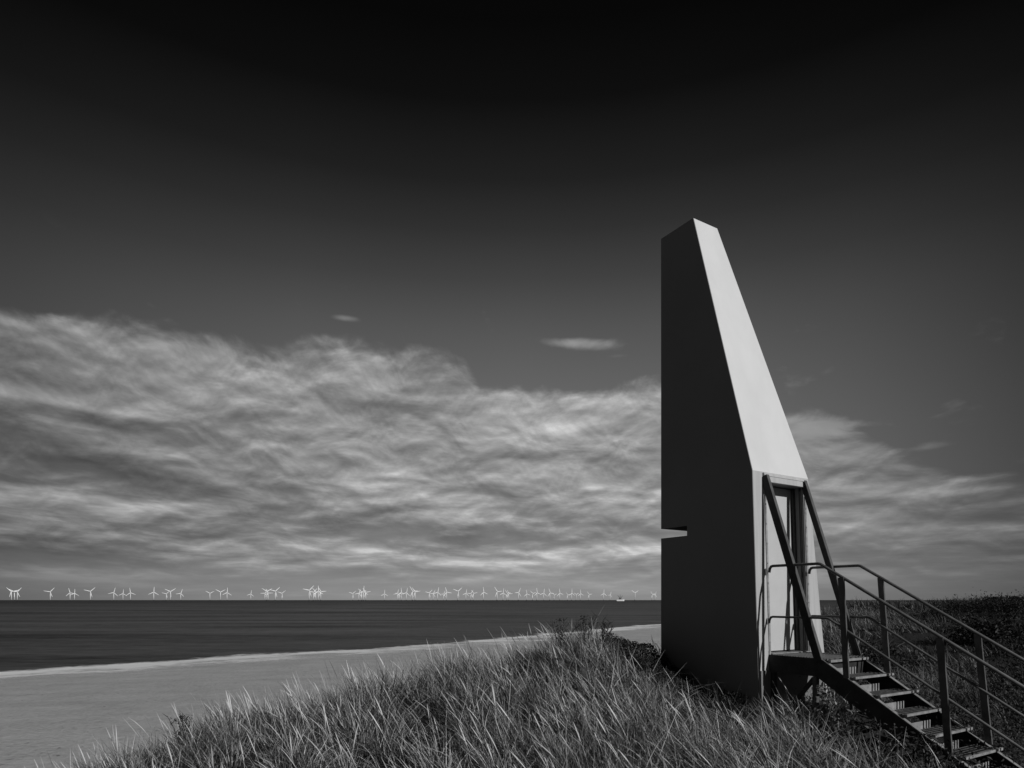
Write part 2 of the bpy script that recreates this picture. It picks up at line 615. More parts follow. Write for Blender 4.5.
bp = t.n('ShaderNodeBump')
bp.inputs['Strength'].default_value = 1.0
bp.inputs['Distance'].default_value = 0.35
t.put(bp.inputs['Height'], small)
t.put(b.inputs['Normal'], bp.outputs[0])
S = 70000
sea = mesh_obj('sea', [(-S, -2000, SEA), (S, -2000, SEA), (S, S, SEA), (-S, S, SEA)], [(0, 1, 2, 3)], sm)
tag(sea, kind='structure')

# surf: a thin sheet of foam washed up along the water's edge
fm = bpy.data.materials.new('foam')
fm.use_nodes = True
t = NT(fm.node_tree)
b = fm.node_tree.nodes['Principled BSDF']
b.inputs['Base Color'].default_value = grey(0.85)
b.inputs['Roughness'].default_value = 0.8
geo = t.n('ShaderNodeNewGeometry')
att = t.n('ShaderNodeAttribute', attribute_name='tint')
f1 = t.noise(geo.outputs['Position'], 0.10, 7, 0.62)
f2 = t.noise(geo.outputs['Position'], 0.9, 6, 0.65)
al = t.ss(t.add(att.outputs['Fac'], t.mul(t.sub(f1, 0.5), 2.4), t.mul(t.sub(f2, 0.5), 1.0)), 0.30, 1.0, 0.0, 0.95)
t.put(b.inputs['Alpha'], al)
fv, ff, ft = [], [], []
sp = []
for a, c in zip(shore[1:-3], shore[2:-2]):
    n_ = max(2, int(np.hypot(*(c - a)) / 1.5))
    for k in range(n_):
        sp.append(a + (c - a) * k / n_)
sp = np.array(sp)
# smooth the line, then offset
for _ in range(30):
    sp[1:-1] = (sp[:-2] + sp[1:-1] * 2 + sp[2:]) / 4
tn = np.gradient(sp, axis=0)
tn /= np.linalg.norm(tn, axis=1)[:, None]
nr = np.stack([tn[:, 1], -tn[:, 0]], -1)           # inland
offs = np.array([-5.0, -2.2, -0.6, 1.0, 3.5, 7.5, 12, 18])
prof = np.array([0.0, 0.45, 0.95, 0.98, 0.85, 0.72, 0.55, 0.0])
for i in range(len(sp)):
    for o_, p_ in zip(offs, prof):
        q = sp[i] + nr[i] * o_
        z = max(float(ground_z(q[0], q[1])), SEA) + 0.03
        fv.append((q[0], q[1], z))
        ft.append(p_)
k = len(offs)
fq = [(i * k + j, i * k + j + 1, (i + 1) * k + j + 1, (i + 1) * k + j) for i in range(len(sp) - 1) for j in range(k - 1)]
surf = np_mesh('surf_foam', np.array(fv), np.array(fq), fm, tint=np.array(ft), smooth=True)
tag(surf, kind='structure')

# ------------------------------------------------------------------ tower
OX, OY = 2.865, 7.585
TX, TY = 0.850, 0.527          # along the front face
NX, NY = 0.527, -0.850         # out of the front face, along the stairs


def L(t_, u, z):
    return Vector((OX + TX * t_ + NX * u, OY + TY * t_ + NY * u, z))


def uf(z):                      # front face, slightly battered
    return -0.076 * (z + 0.64) / 2.17


def wd(u, z):                   # width of the tower at depth u and height z
    return 1.08 - 0.0891 * (z - 1.53) + 0.3516 * (u + 0.076)


def lp(z): return (uf(z), z)


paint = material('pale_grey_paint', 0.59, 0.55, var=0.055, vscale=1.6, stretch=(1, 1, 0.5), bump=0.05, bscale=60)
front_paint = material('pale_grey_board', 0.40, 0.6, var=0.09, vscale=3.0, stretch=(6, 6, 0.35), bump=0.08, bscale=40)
wall_shade = material('painted_wall_shade', 0.16, 0.6, spec=0.25, var=0.05, vscale=0.8, bump=0.03, bscale=50)  # dark colour standing in for shade on the unlit tower faces
void = material('painted_notch_shade', 0.02, 0.8, spec=0.1, var=0.1)  # black colour puts the deep shade into the notch
steel = material('dark_steel', 0.035, 0.6, metal=0.0, spec=0.12, var=0.25, vscale=9, bump=0.1, bscale=60)
galv = material('galvanised_steel', 0.30, 0.5, metal=0.35, spec=0.4, var=0.25, vscale=14, bump=0.1, bscale=60)
doorm = material('pale_door_paint', 0.46, 0.5, var=0.05, vscale=2.0)
tread_m = material('tread_steel', 0.09, 0.6, metal=0.2, spec=0.3, var=0.3, vscale=14, bump=0.1, bscale=60)
rail_m = material('rail_steel', 0.08, 0.55, metal=0.0, spec=0.2, var=0.25, vscale=9)

base_loc = L(0.5, -0.75, -1.3)
tower = empty('lookout_tower', base_loc, 'tall tapering pale lookout tower with shade-darkened side wall and notch, standing in dune grass', 'tower')
ZB = -2.1
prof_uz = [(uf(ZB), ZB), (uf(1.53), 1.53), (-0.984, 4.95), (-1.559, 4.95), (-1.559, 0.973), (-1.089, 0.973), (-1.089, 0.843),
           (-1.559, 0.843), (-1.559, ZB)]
# left wall: its shade put into the colour, 12 mm thick slab on the outside
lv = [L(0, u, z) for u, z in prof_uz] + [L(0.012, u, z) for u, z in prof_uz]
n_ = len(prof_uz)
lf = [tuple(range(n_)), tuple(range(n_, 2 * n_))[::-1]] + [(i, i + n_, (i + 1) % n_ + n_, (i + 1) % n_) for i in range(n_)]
mesh_obj('side_panel', lv, lf, wall_shade, tower, off=base_loc)['label'] = 'flat side wall coloured dark as shade, with a notch cut in its back edge'
# pale shell: roof, slope, back, right wall, front with a door opening
T0, T1 = 0.20, 0.975
DZ0, DZ1 = -0.64, 1.415
RD = 0.21
sv, sf = [], []


def quad(pts):
    i = len(sv)
    sv.extend(pts)
    sf.append(tuple(range(i, i + len(pts))))


e0 = 0.0125
quad([L(e0, -0.984, 4.95), L(wd(-0.984, 4.95), -0.984, 4.95), L(wd(-1.559, 4.95), -1.559, 4.95), L(e0, -1.559, 4.95)])
quad([L(e0, uf(1.53), 1.53), L(wd(uf(1.53), 1.53), uf(1.53), 1.53), L(wd(-0.984, 4.95), -0.984, 4.95), L(e0, -0.984, 4.95)])
quad([L(e0, -1.559, 4.95), L(wd(-1.559, 4.95), -1.559, 4.95), L(wd(-1.559, .973), -1.559, .973), L(e0, -1.559, .973)])
quad([L(e0, -1.559, .843), L(wd(-1.559, .843), -1.559, .843), L(wd(-1.559, ZB), -1.559, ZB), L(e0, -1.559, ZB)])
quad([L(wd(u, z), u, z) for u, z in prof_uz])
mesh_obj('wall_shell', sv, sf, paint, tower, off=base_loc)
# front boards
sv, sf = [], []


def fr(t_, z): return L(t_, uf(z), z)


quad([fr(e0, ZB), fr(T0, ZB), fr(T0, 1.53), fr(e0, 1.53)])
quad([fr(T1, ZB), fr(wd(uf(ZB), ZB), ZB), fr(wd(uf(1.53), 1.53), 1.53), fr(T1, 1.53)])
quad([fr(T0, DZ1), fr(T1, DZ1), fr(T1, 1.53), fr(T0, 1.53)])
quad([fr(T0, ZB), fr(T1, ZB), fr(T1, DZ0), fr(T0, DZ0)])
mesh_obj('front_wall', sv, sf, front_paint, tower, off=base_loc)
# notch inner faces, black colour in place of deep shade
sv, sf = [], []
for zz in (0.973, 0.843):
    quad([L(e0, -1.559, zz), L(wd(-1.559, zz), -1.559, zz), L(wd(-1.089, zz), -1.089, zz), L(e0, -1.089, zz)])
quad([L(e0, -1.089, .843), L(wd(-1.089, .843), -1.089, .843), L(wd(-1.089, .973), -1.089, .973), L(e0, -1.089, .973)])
mesh_obj('notch_shade_faces', sv, sf, void, tower, off=base_loc)
# door recess, unlit faces given their shade by a dark colour
def rc(t_, z, dep): return L(t_, uf(z) - dep, z)


m_ = MB()
sv, sf = [], []
quad([rc(T0, DZ0, 0), rc(T0, DZ1, 0), rc(T0, DZ1, RD), rc(T0, DZ0, RD)])
quad([rc(T1, DZ0, 0), rc(T1, DZ1, 0), rc(T1, DZ1, RD), rc(T1, DZ0, RD)])
quad([rc(T0, DZ1, 0), rc(T1, DZ1, 0), rc(T1, DZ1, RD), rc(T0, DZ1, RD)])
quad([rc(T0, DZ0, 0), rc(T1, DZ0, 0), rc(T1, DZ0, RD), rc(T0, DZ0, RD)])
mesh_obj('door_reveal', sv, sf, wall_shade, tower, off=base_loc)
# ribs on the right reveal
m_ = MB()
for dep in (0.05, 0.13):
    m_.bar(rc(T1 - 0.006, DZ0 + .01, dep), rc(T1 - 0.006, DZ1 - .01, dep), 0.012, 0.02, side=(TX, TY, 0))
m_.build('reveal_rib', steel, tower, off=base_loc)
# door leaf (pale flush panel)
m_ = MB()
m_.prism8([rc(T0 + .02, DZ0 + .015, RD - .005), rc(T1 - .015, DZ0 + .015, RD - .005), rc(T1 - .015, DZ0 + .015, RD - .04), rc(T0 + .02, DZ0 + .015, RD - .04),
           rc(T0 + .02, DZ1 - .01, RD - .005), rc(T1 - .015, DZ1 - .01, RD - .005), rc(T1 - .015, DZ1 - .01, RD - .04), rc(T0 + .02, DZ1 - .01, RD - .04)])
door = m_.build('door', doorm, tower, off=base_loc)
# bolted edge strips either side of the opening
for t_, nm in ((T0 + 0.018, 'a'), (T1 + 0.022, 'b')):
    m_ = MB()
    m_.bar(L(t_, uf(-0.82) + .007, -0.82), L(t_, uf(1.30) + .007, 1.30), 0.03, 0.012, side=(TX, TY, 0))
    strip = m_.build('edge_strip', galv, tower, off=base_loc)
    for z in np.arange(-0.5, 1.25, 0.235):
        c_ = L(t_, uf(z) + .013, z)
        m_ = MB()
        m_.tube([c_, c_ + Vector((NX, NY, 0)) * 0.007], 0.009, 6)
        m_.build('bolt', galv, strip, off=base_loc)
# lintel above the door: pale steel channel standing proud, seam in it
m_ = MB()
m_.prism8([L(T0 - .01, uf(1.41) + .002, 1.41), L(T1 + .01, uf(1.41) + .002, 1.41), L(T1 + .01, uf(1.41) + .035, 1.41), L(T0 - .01, uf(1.41) + .035, 1.41),
           L(T0 - .01, uf(1.48) + .002, 1.475), L(T1 + .01, uf(1.48) + .002, 1.475), L(T1 + .01, uf(1.48) + .035, 1.475), L(T0 - .01, uf(1.48) + .035, 1.475)])
m_.prism8([L(T0 - .01, uf(1.48) + .002, 1.481), L(T1 + .01, uf(1.48) + .002, 1.481), L(T1 + .01, uf(1.48) + .03, 1.481), L(T0 - .01, uf(1.48) + .03, 1.481),
           L(T0 - .01, uf(1.51) + .002, 1.518), L(T1 + .01, uf(1.51) + .002, 1.518), L(T1 + .01, uf(1.51) + .02, 1.518), L(T0 - .01, uf(1.51) + .02, 1.518)])
m_.build('lintel', front_paint, tower, off=base_loc)
# added dark panel below the doorstep, imitates the landing's shadow
m_ = MB()
m_.prism8([L(0.03, uf(ZB) + .004, ZB), L(1.36, uf(ZB) + .004, ZB), L(1.36, uf(ZB) + .012, ZB), L(0.03, uf(ZB) + .012, ZB),
           L(0.03, uf(-.83) + .004, -.83), L(1.27, uf(-.83) + .004, -.83), L(1.27, uf(-.83) + .012, -.83), L(0.03, uf(-.83) + .012, -.83)])
m_.build('landing_shadow_panel', wall_shade, tower, off=base_loc)

# ------------------------------------------------------------------ staircase (a thing of its own)
sl_ = 0.612
U0 = 0.66                       # where the landing ends and the flight begins
NT_, FT_ = 0.20, 0.973          # near and far side
stair_loc = L(0.6, 2.5, -2.2)
stair = empty('steel_staircase', stair_loc, 'dark steel staircase with grating treads and railings leading up to the tower door', 'staircase')


def zst(u):                     # top line of the stringer
    return -0.645 if u <= U0 else -0.645 - sl_ * (u - U0)


UE = 3.35
SD = 0.2
side_v = Vector((TX, TY, 0))
for t_, sgn in ((NT_, 1), (FT_, -1)):
    m_ = MB()
    w_ = 0.012
    pr = [(0.0, -0.645), (U0, -0.645), (UE, zst(UE)), (UE - .05, zst(UE) - SD * 1.1), (U0 - 0.05, -0.645 - SD), (0.0, -0.645 - SD)]
    i0 = len(m_.v)
    m_.v += [L(t_, u, z) for u, z in pr] + [L(t_ + w_ * sgn, u, z) for u, z in pr]
    k = len(pr)
    m_.f += [tuple(range(i0, i0 + k)), tuple(range(i0 + k, i0 + 2 * k))[::-1]] + [(i0 + i, i0 + i + k, i0 + (i + 1) % k + k, i0 + (i + 1) % k) for i in range(k)]
    strg = m_.build('stringer', steel, stair, off=stair_loc)
    # top flange, paler than its stringer to imitate sunlight on it
    m_ = MB()
    m_.bar(L(t_ + .022 * sgn, U0 + .02, zst(U0 + .02) + .004), L(t_ + .022 * sgn, UE, zst(UE) + .004), 0.046, 0.008, side=side_v)
    m_.build('flange', galv, strg, off=stair_loc)

# landing: frame and grating
m_ = MB()
m_.bar(L(NT_ + .012, U0 + .10, -0.665), L(FT_ - .012, U0 + .10, -0.665), 0.03, 0.026, side=(NX, NY, 0))
m_.bar(L(NT_ + .012, 0.04, -0.70), L(FT_ - .012, 0.04, -0.70), 0.05, 0.05, side=(NX, NY, 0))
m_.build('landing_frame', galv, stair, off=stair_loc)
m_ = MB()
k = 0.03
u_ = 0.045
while u_ < U0 + 0.08:
    m_.bar(L(NT_ + .014, u_, -0.655), L(FT_ - .014, u_, -0.655), 0.006, 0.03, side=(NX, NY, 0))
    u_ += 0.034
for q in np.arange(NT_ + .05, FT_, 0.1):
    m_.bar(L(q, 0.04, -0.648), L(q, U0 + .09, -0.648), 0.006, 0.008, side=side_v)
m_.build('landing_grating', tread_m, stair, off=stair_loc)
m_ = MB()
m_.bar(L(NT_ + .014, U0 / 2 + .04, -0.695), L(FT_ - .014, U0 / 2 + .04, -0.695), U0 + .04, 0.006, side=(NX, NY, 0))
m_.bar(L(NT_ + .014, U0 + .06, -0.78), L(FT_ - .014, U0 + .06, -0.78), 0.008, 0.15, side=(NX, NY, 0))
m_.build('landing_light_stop', steel, stair, off=stair_loc)  # tray and closing plate added to block light and keep the underside dark
# kick plate at the door sill (bright)
m_ = MB()
m_.bar(L(NT_ + .03, 0.02, -0.638), L(FT_ - .03, 0.02, -0.638), 0.03, 0.012, side=(NX, NY, 0))
m_.build('door_sill', galv, stair, off=stair_loc)

# treads
for kk in range(1, 11):
    uF = 0.78 + 0.258 * kk
    zF = -0.655 - 0.157 * kk
    m_ = MB()
    # nosing, then bearing bars running along the tread's depth, thin cross rods
    nose_ = MB()
    nose_.bar(L(NT_ + .014, uF, zF - .008), L(FT_ - .014, uF, zF - .008), 0.022, 0.024, side=(NX, NY, 0))
    for q in np.arange(NT_ + .02, FT_ - .014, 0.030):
        m_.bar(L(q, uF - .012, zF - .018), L(q, uF - .235, zF - .018), 0.006, 0.026, side=side_v)
    for u_ in np.arange(0.04, 0.23, 0.045):
        m_.bar(L(NT_ + .014, uF - u_, zF - .006), L(FT_ - .014, uF - u_, zF - .006), 0.007, 0.007, side=(NX, NY, 0))
    tr = m_.build('tread', tread_m, stair, off=stair_loc)
    nose_.build('nosing', galv, tr, off=stair_loc)
    m_ = MB()
    # kick plate, sun and shade cut into its shape: solid, three slats, open
    for ta, tb in ((NT_ + .014, 0.50), (0.525, 0.555), (0.580, 0.604), (0.632, 0.650)):
        m_.bar(L(ta, uF - .245, zF + 0.022), L(tb, uF - .245, zF + 0.022), 0.006, 0.095, side=(NX, NY, 0))
    m_.bar(L(NT_ + .014, uF - .245, zF - 0.022), L(FT_ - .014, uF - .245, zF - 0.022), 0.008, 0.012, side=(NX, NY, 0))
    m_.build('back_plate', galv, tr, off=stair_loc)

# handrails and mid rails
HR, MR = 0.40, -0.197
for t_, st in ((NT_, 0.0), (FT_, 0.0)):
    for zt, nm, r_ in ((HR, 'handrail', 0.0165), (MR, 'mid_rail', 0.0135)):
        ux = U0 if nm == 'handrail' else U0 + 0.10
        m_ = MB()
        m_.tube([L(t_ + .0, 0.01, zt - 0.075), L(t_, 0.018, zt - 0.03), L(t_, 0.035, zt - 0.006), L(t_, 0.06, zt), L(t_, ux - .03, zt), L(t_, ux, zt - .006),
                 L(t_, ux + .03, zt - .024), L(t_, UE - 0.1, zt - sl_ * (UE - 0.1 - ux) - .003)], r_, 10)
        m_.build(nm, rail_m, stair, off=stair_loc, smooth=True)
# posts: (u at top, u at foot) on each side, flat bars set edgeways
for t_ in (NT_, FT_):
    for ut, ub in ((0.905, 0.965), (1.87, 1.95), (2.85, 2.93)):
        if t_ == FT_: ut, ub = ut - 0.02, ub - 0.0
        zt = HR - sl_ * (ut - U0) - 0.01
        m_ = MB()
        m_.bar(L(t_ - (0.012 if t_ == NT_ else -0.012), ub, zst(ub) + .005), L(t_ - (0.012 if t_ == NT_ else -0.012), ut, zt), 0.022, 0.062, side=side_v)
        m_.build('post', rail_m, stair, off=stair_loc)
# hangers: the two raking channels from the lintel down to the landing corners
for t_ in (NT_ - .01, FT_ - 0.01):
    m_ = MB()
    a, b_ = L(t_, uf(1.46) + .012, 1.475), L(t_, U0 - 0.02, -0.67)
    d_ = (b_ - a).normalized()
    upn = side_v.cross(d_).normalized()
    if upn.z < 0: upn = -upn
    m_.bar(a, b_, 0.012, 0.085, side=side_v)
    hg = m_.build('hanger', steel, stair, off=stair_loc)
    m_ = MB()
    sg_ = 1 if t_ < .5 else -1
    m_.bar(a + upn * 0.043 + side_v * 0.018 * sg_, b_ + upn * 0.043 + side_v * 0.018 * sg_, 0.046, 0.008, side=side_v)
    m_.build('flange', rail_m, hg, off=stair_loc)
# legs and brace under the landing
for t_ in (NT_ + .04, FT_ - .04):
    m_ = MB()
    m_.bar(L(t_, U0 - .08, -0.85), L(t_, U0 - .08, -2.1), 0.05, 0.05, side=side_v)
    m_.build('leg', rail_m, stair, off=stair_loc)
m_ = MB()
m_.bar(L(NT_ + .04, 0.06, -1.5), L(NT_ + .04, U0 - .1, -0.87), 0.04, 0.04, side=side_v)
m_.build('brace', steel, stair, off=stair_loc)
m_ = MB()
m_.bar(L(NT_ + .03, 0.05, -0.85), L(NT_ + .03, 0.05, -2.1), 0.05, 0.05, side=side_v)
m_.build('leg', steel, stair, off=stair_loc)

# ------------------------------------------------------------------ vegetation
def veg_mat(name, rough, spec, trans, scale=1.0):
    mt = bpy.data.materials.new(name)
    mt.use_nodes = True
    t = NT(mt.node_tree)
    b = mt.node_tree.nodes['Principled BSDF']
    a_ = t.n('ShaderNodeAttribute', attribute_name='tint')
    cc = t.n('ShaderNodeCombineColor')
    g_ = t.mul(a_.outputs['Fac'], scale)
    for i in range(3): t.put(cc.inputs[i], g_)
    t.put(b.inputs['Base Color'], cc.outputs[0])
    b.inputs['Roughness'].default_value = rough
    b.inputs['Specular IOR Level'].default_value = spec
    tl = t.n('ShaderNodeBsdfTranslucent')
    t.put(tl.inputs[0], cc.outputs[0])
    mx = t.n('ShaderNodeMixShader')
    mx.inputs[0].default_value = trans
    t.put(mx.inputs[1], b.outputs[0])
    t.put(mx.inputs[2], tl.outputs[0])
    o = [n for n in mt.node_tree.nodes if n.type == 'OUTPUT_MATERIAL'][0]
    t.put(o.inputs[0], mx.outputs[0])
    return mt


grass_m = veg_mat('grass_blade', 0.5, 0.35, 0.25)
leaf_m = veg_mat('leaf', 0.6, 0.2, 0.2)
twig_m = material('dark_twig', 0.03, 0.8, spec=0.2, var=0.3)


def in_foot(X, Y, m=0.05):
    """inside the tower's plan"""
    rx, ry = X - OX, Y - OY
    t_ = rx * TX + ry * TY
    u = rx * NX + ry * NY
    return (t_ > -m) & (t_ < 1.25 + m) & (u < 0.05 + m) & (u > -1.56 - m)


def tu(X, Y):
    rx, ry = X - OX, Y - OY
    return rx * TX + ry * TY, rx * NX + ry * NY


def blades(px_, py_, length, width, lean, lean_az, curl, tintv, segs=4, head=None):
    """curved tapering blades; all arguments arrays"""
    n = len(px_)
    pz_ = ground_z(px_, py_) - 0.02
    ang = rng.uniform(0, 2 * math.pi, n)
    sx, sy = np.cos(ang), np.sin(ang)
    vs = np.zeros((n, segs + 1, 2, 3))
    cx, cy, cz = px_.copy(), py_.copy(), pz_.copy()
    th = lean.copy()
    st = length / segs
    for k in range(segs + 1):
        f = k / segs
        if head is None:
            wdt = width * (1 - f ** 1.8) * 0.5 + 0.0004
        else:
            wdt = np.where(f < 0.7, width * 0.22, np.where(f < 0.99, width * 0.9, width * 0.2)) * 0.5
        vs[:, k, 0] = np.stack([cx - sx * wdt, cy - sy * wdt, cz], -1)
        vs[:, k, 1] = np.stack([cx + sx * wdt, cy + sy * wdt, cz], -1)
        cx = cx + np.sin(th) * np.cos(lean_az) * st
        cy = cy + np.sin(th) * np.sin(lean_az) * st
        cz = cz + np.cos(th) * st
        th = th + curl / segs
    base_i = (np.arange(n) * (segs + 1) * 2)[:, None, None]
    q = np.array([[2 * k, 2 * k + 1, 2 * k + 3, 2 * k + 2] for k in range(segs)])[None]
    quads = (base_i + q).reshape(-1, 4)
    tv = np.repeat(tintv, (segs + 1) * 2)
    return vs.reshape(-1, 3), quads, tv


def scatter(n, x0, x1, y0, y1, test):
    X = rng.uniform(x0, x1, n)
    Y = rng.uniform(y0, y1, n)
    m = test(X, Y)
    return X[m], Y[m]


class Acc:
    def __init__(self): self.v, self.q, self.t, self.n = [], [], [], 0

    def add(self, v_, q_, t_):
        self.v.append(v_); self.q.append(q_ + self.n); self.t.append(t_); self.n += len(v_)

    def build(self, name, mat):
        return np_mesh(name, np.concatenate(self.v), np.concatenate(self.q), mat, tint=np.concatenate(self.t))


acc = Acc()


def leafy_zone(X, Y):
    """0..1: where leafy plants take over from the grass (round and right of the stairs)"""
    t_, u = tu(X, Y)
    # image-left boundary of the leafy zone near the stairs
    a = smooth(X - 0.10 * (Y - 5), 3.0, 4.1) * (1 - smooth(Y, 7.9, 9.0))
    b2 = smooth(X - 0.72 * Y, -0.6, 1.0) * smooth(Y, 8, 10)
    return np.clip(np.maximum(a, b2), 0, 1)


def near_test(X, Y):
    h = signed(dune, X, Y) + (vnoise(X, Y, 2.0, 9) - .5) * 2.4
    ok = (h > -0.3) & (~in_foot(X, Y)) & (np.abs(X) < Y * 0.92 + 1.0)
    ok &= rng.uniform(0, 1, X.shape) < 0.28 + 0.72 * smooth(vnoise(X, Y, 0.42, 12), 0.3, 0.62)
    ok &= rng.uniform(0, 1, X.shape) > leafy_zone(X, Y) * 0.93
    t_, u = tu(X, Y)
    ok &= ~((t_ > -0.75) & (t_ < 0.0) & (u > -2.5) & (u < -0.15) & (rng.uniform(0, 1, X.shape) < 0.7))
    ok &= ~((t_ > 0.1) & (t_ < 1.1) & (u > 0) & (u < 3.3) & (rng.uniform(0, 1, X.shape) < 0.9))
    return ok


def add_grass(n, x0, x1, y0, y1, lmin, lmax, wmin, wmax, segs, test, tmin=0.03, tmax=0.42, flat=0.0, per=90, rad=0.16):
    # tussocks: blades fan out from a shared root, bent over by the wind
    cx, cy = scatter(int(n / per), x0, x1, y0, y1, lambda a, b: np.ones(a.shape, bool))
    k = rng.integers(0, len(cx), n)
    size = rng.uniform(0.35, 1.25, len(cx)) ** 1.2
    shade = rng.uniform(0.55, 1.35, len(cx))
    wind = rng.normal(0, 0.45, len(cx))
    rr = np.abs(rng.normal(0, 1, n)) * rad * (0.5 + 0.6 * size[k])
    aa = rng.uniform(0, 2 * math.pi, n)
    X, Y = cx[k] + rr * np.cos(aa), cy[k] + rr * np.sin(aa)
    m = test(X, Y)
    X, Y, k, rr, aa = X[m], Y[m], k[m], rr[m], aa[m]
    n = len(X)
    side = smooth(X, -2.5, 1.5)
    ln_ = rng.uniform(lmin, lmax, n) * (0.45 + 0.6 * size[k]) * (0.45 + 0.5 * vnoise(X, Y, 1.1, 23) + 0.55 * vnoise(X, Y, 0.45, 26))
    fan = rr / rad * 0.30 + np.abs(rng.normal(0, 0.22, n)) + flat
    wl = 0.10 + 0.28 * side + 0.1 * wind[k]
    vx = fan * np.cos(aa) - wl + rng.normal(0, 0.12, n)
    vy = fan * np.sin(aa) + wl * wind[k] * 0.8 + rng.normal(0, 0.12, n)
    lean = np.minimum(np.hypot(vx, vy), 1.35)
    laz = np.arctan2(vy, vx)
    curl = rng.normal(0.4, 0.5, n) + flat * 0.8 + 0.3 * rng.exponential(0.7, n)
    dead = rng.uniform(0, 1, n) < 0.52
    tn_ = np.where(dead, tmin + (tmax - tmin) * rng.uniform(0.35, 1.0, n), tmin + (tmax - tmin) * rng.uniform(0.0, 0.14, n)) * shade[k]
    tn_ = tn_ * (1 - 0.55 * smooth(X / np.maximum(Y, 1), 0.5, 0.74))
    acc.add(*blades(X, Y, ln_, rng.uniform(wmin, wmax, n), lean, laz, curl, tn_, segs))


add_grass(210000, -8, 5.5, 4.0, 10.5, 0.17, 0.46, 0.004, 0.009, 4, near_test, 0.015, 0.58, per=110, rad=0.13)
add_grass(14000, -7, 5, 4.0, 8.5, 0.35, 0.6, 0.005, 0.009, 6, near_test, 0.08, 0.6, flat=0.5)
add_grass(14000, -7, 5, 4.0, 8.5, 0.3, 0.7, 0.006, 0.011, 6, near_test, 0.10, 0.55, flat=0.9, rad=0.3)
# around the camera and just outside of the frame
add_grass(9000, -5, 6, 0.8, 4.2, 0.15, 0.35, 0.004, 0.008, 3, near_test)


def mid_test(X, Y):
    h = signed(dune, X, Y) + (vnoise(X, Y, 2.0, 9) - .5) * 2.4
    ok = (h > -0.5) & (np.abs(X) < Y * 0.95) & (~in_foot(X, Y))
    ok &= rng.uniform(0, 1, X.shape) > leafy_zone(X, Y) * 0.8
    return ok


add_grass(70000, -8, 16, 9.5, 20, 0.30, 0.65, 0.008, 0.016, 3, mid_test, rad=0.3)


def far_test(X, Y):
    h = signed(dune, X, Y) + (vnoise(X, Y, 3.0, 9) - .5) * 3
    return (h > 0) & (X > 0.15 * Y) & (X < Y * 0.95) & (rng.uniform(0, 1, X.shape) > leafy_zone(X, Y) * 0.8)


add_grass(60000, 4, 60, 20, 70, 0.4, 0.8, 0.02, 0.045, 3, far_test, 0.02, 0.3, rad=0.8)
add_grass(30000, 20, 160, 70, 180, 0.6, 1.2, 0.06, 0.12, 2, far_test, 0.02, 0.25, rad=2.0)
# seed heads standing above the blades
X, Y = scatter(3000, -6, 3.8, 4.8, 9.8, near_test)
n = len(X)
side = smooth(X, -2.5, 1.5)
acc.add(*blades(X, Y, rng.uniform(0.32, 0.62, n), rng.uniform(0.007, 0.013, n), np.abs(rng.normal(0.18 + .22 * side, 0.12, n)),
                math.pi * rng.normal(0.98, 0.16, n), rng.normal(0.45, 0.2, n), rng.uniform(0.3, 0.7, n), 7, head=True))
grass = acc.build('dune_grass', grass_m)
tag(grass, 'pale windblown marram grass covering the dune around the tower', 'grass', kind='stuff')


# leaves: small folded quads spread over mounds
def leaves(cx, cy, cz, size, tintv, upb=0.3):
    n = len(cx)
    nrm = rng.normal(0, 1, (n, 3))
    nrm[:, 2] += upb * 2
    nrm /= np.linalg.norm(nrm, axis=1)[:, None]
    a = np.cross(nrm, rng.normal(0, 1, (n, 3)))
    a /= np.linalg.norm(a, axis=1)[:, None]
    b_ = np.cross(nrm, a)
    c = np.stack([cx, cy, cz], -1)
    s = size[:, None]
    v_ = np.stack([c - a * s, c + b_ * s * 0.42 + nrm * s * .15, c + a * s - nrm * s * .2, c - b_ * s * 0.42 + nrm * s * .15], 1).reshape(-1, 3)
    q_ = np.arange(n * 4).reshape(-1, 4)
    return v_, q_, np.repeat(tintv, 4)


lacc = Acc()


def add_leaves(n, x0, x1, y0, y1, hmax, s0, s1, test, t0, t1, cell, power=1.0):
    X, Y = scatter(n, x0, x1, y0, y1, test)
    mound = vnoise(X, Y, cell, 31) * 0.7 + vnoise(X, Y, cell * 0.4, 32) * 0.3
    h = hmax * (0.25 + 0.95 * mound ** power) * rng.uniform(0.0, 1, len(X)) ** 0.45
    Z = ground_z(X, Y) + h
    tv = t0 + (t1 - t0) * rng.beta(1.3, 3.5, len(X))
    lacc.add(*leaves(X, Y, Z, rng.uniform(s0, s1, len(X)), tv))


def leaf_near(X, Y):
    t_, u = tu(X, Y)
    ok = (rng.uniform(0, 1, X.shape) < leafy_zone(X, Y) + 0.05) & (~in_foot(X, Y, 0.02)) & (X < Y * 0.95)
    keep = ~((t_ > 0.16) & (t_ < 1.02) & (u > -0.1) & (u < 3.4)) | (rng.uniform(0, 1, X.shape) < 0.12)
    return ok & keep


add_leaves(60000, 2.6, 8.5, 3.5, 9.0, 0.42, 0.010, 0.028, leaf_near, 0.012, 0.13, 0.45)


def leaf_side(X, Y):
    t_, u = tu(X, Y)
    return (t_ > -0.85 + 0.3 * vnoise(X, Y, .4, 77)) & (t_ < -0.02) & (u > -2.7) & (u < -0.1)


add_leaves(60000, 0.5, 3.0, 7.0, 10.2, 0.34, 0.009, 0.024, leaf_side, 0.012, 0.07, 0.35)


def leaf_mid(X, Y):
    return (rng.uniform(0, 1, X.shape) < leafy_zone(X, Y) * 0.9 + 0.12 * (vnoise(X, Y, 3, 41) > .55)) & (X < Y * 0.95) & (X > Y * 0.2) & (signed(dune, X, Y) > 1) & ~in_foot(X, Y, .1)


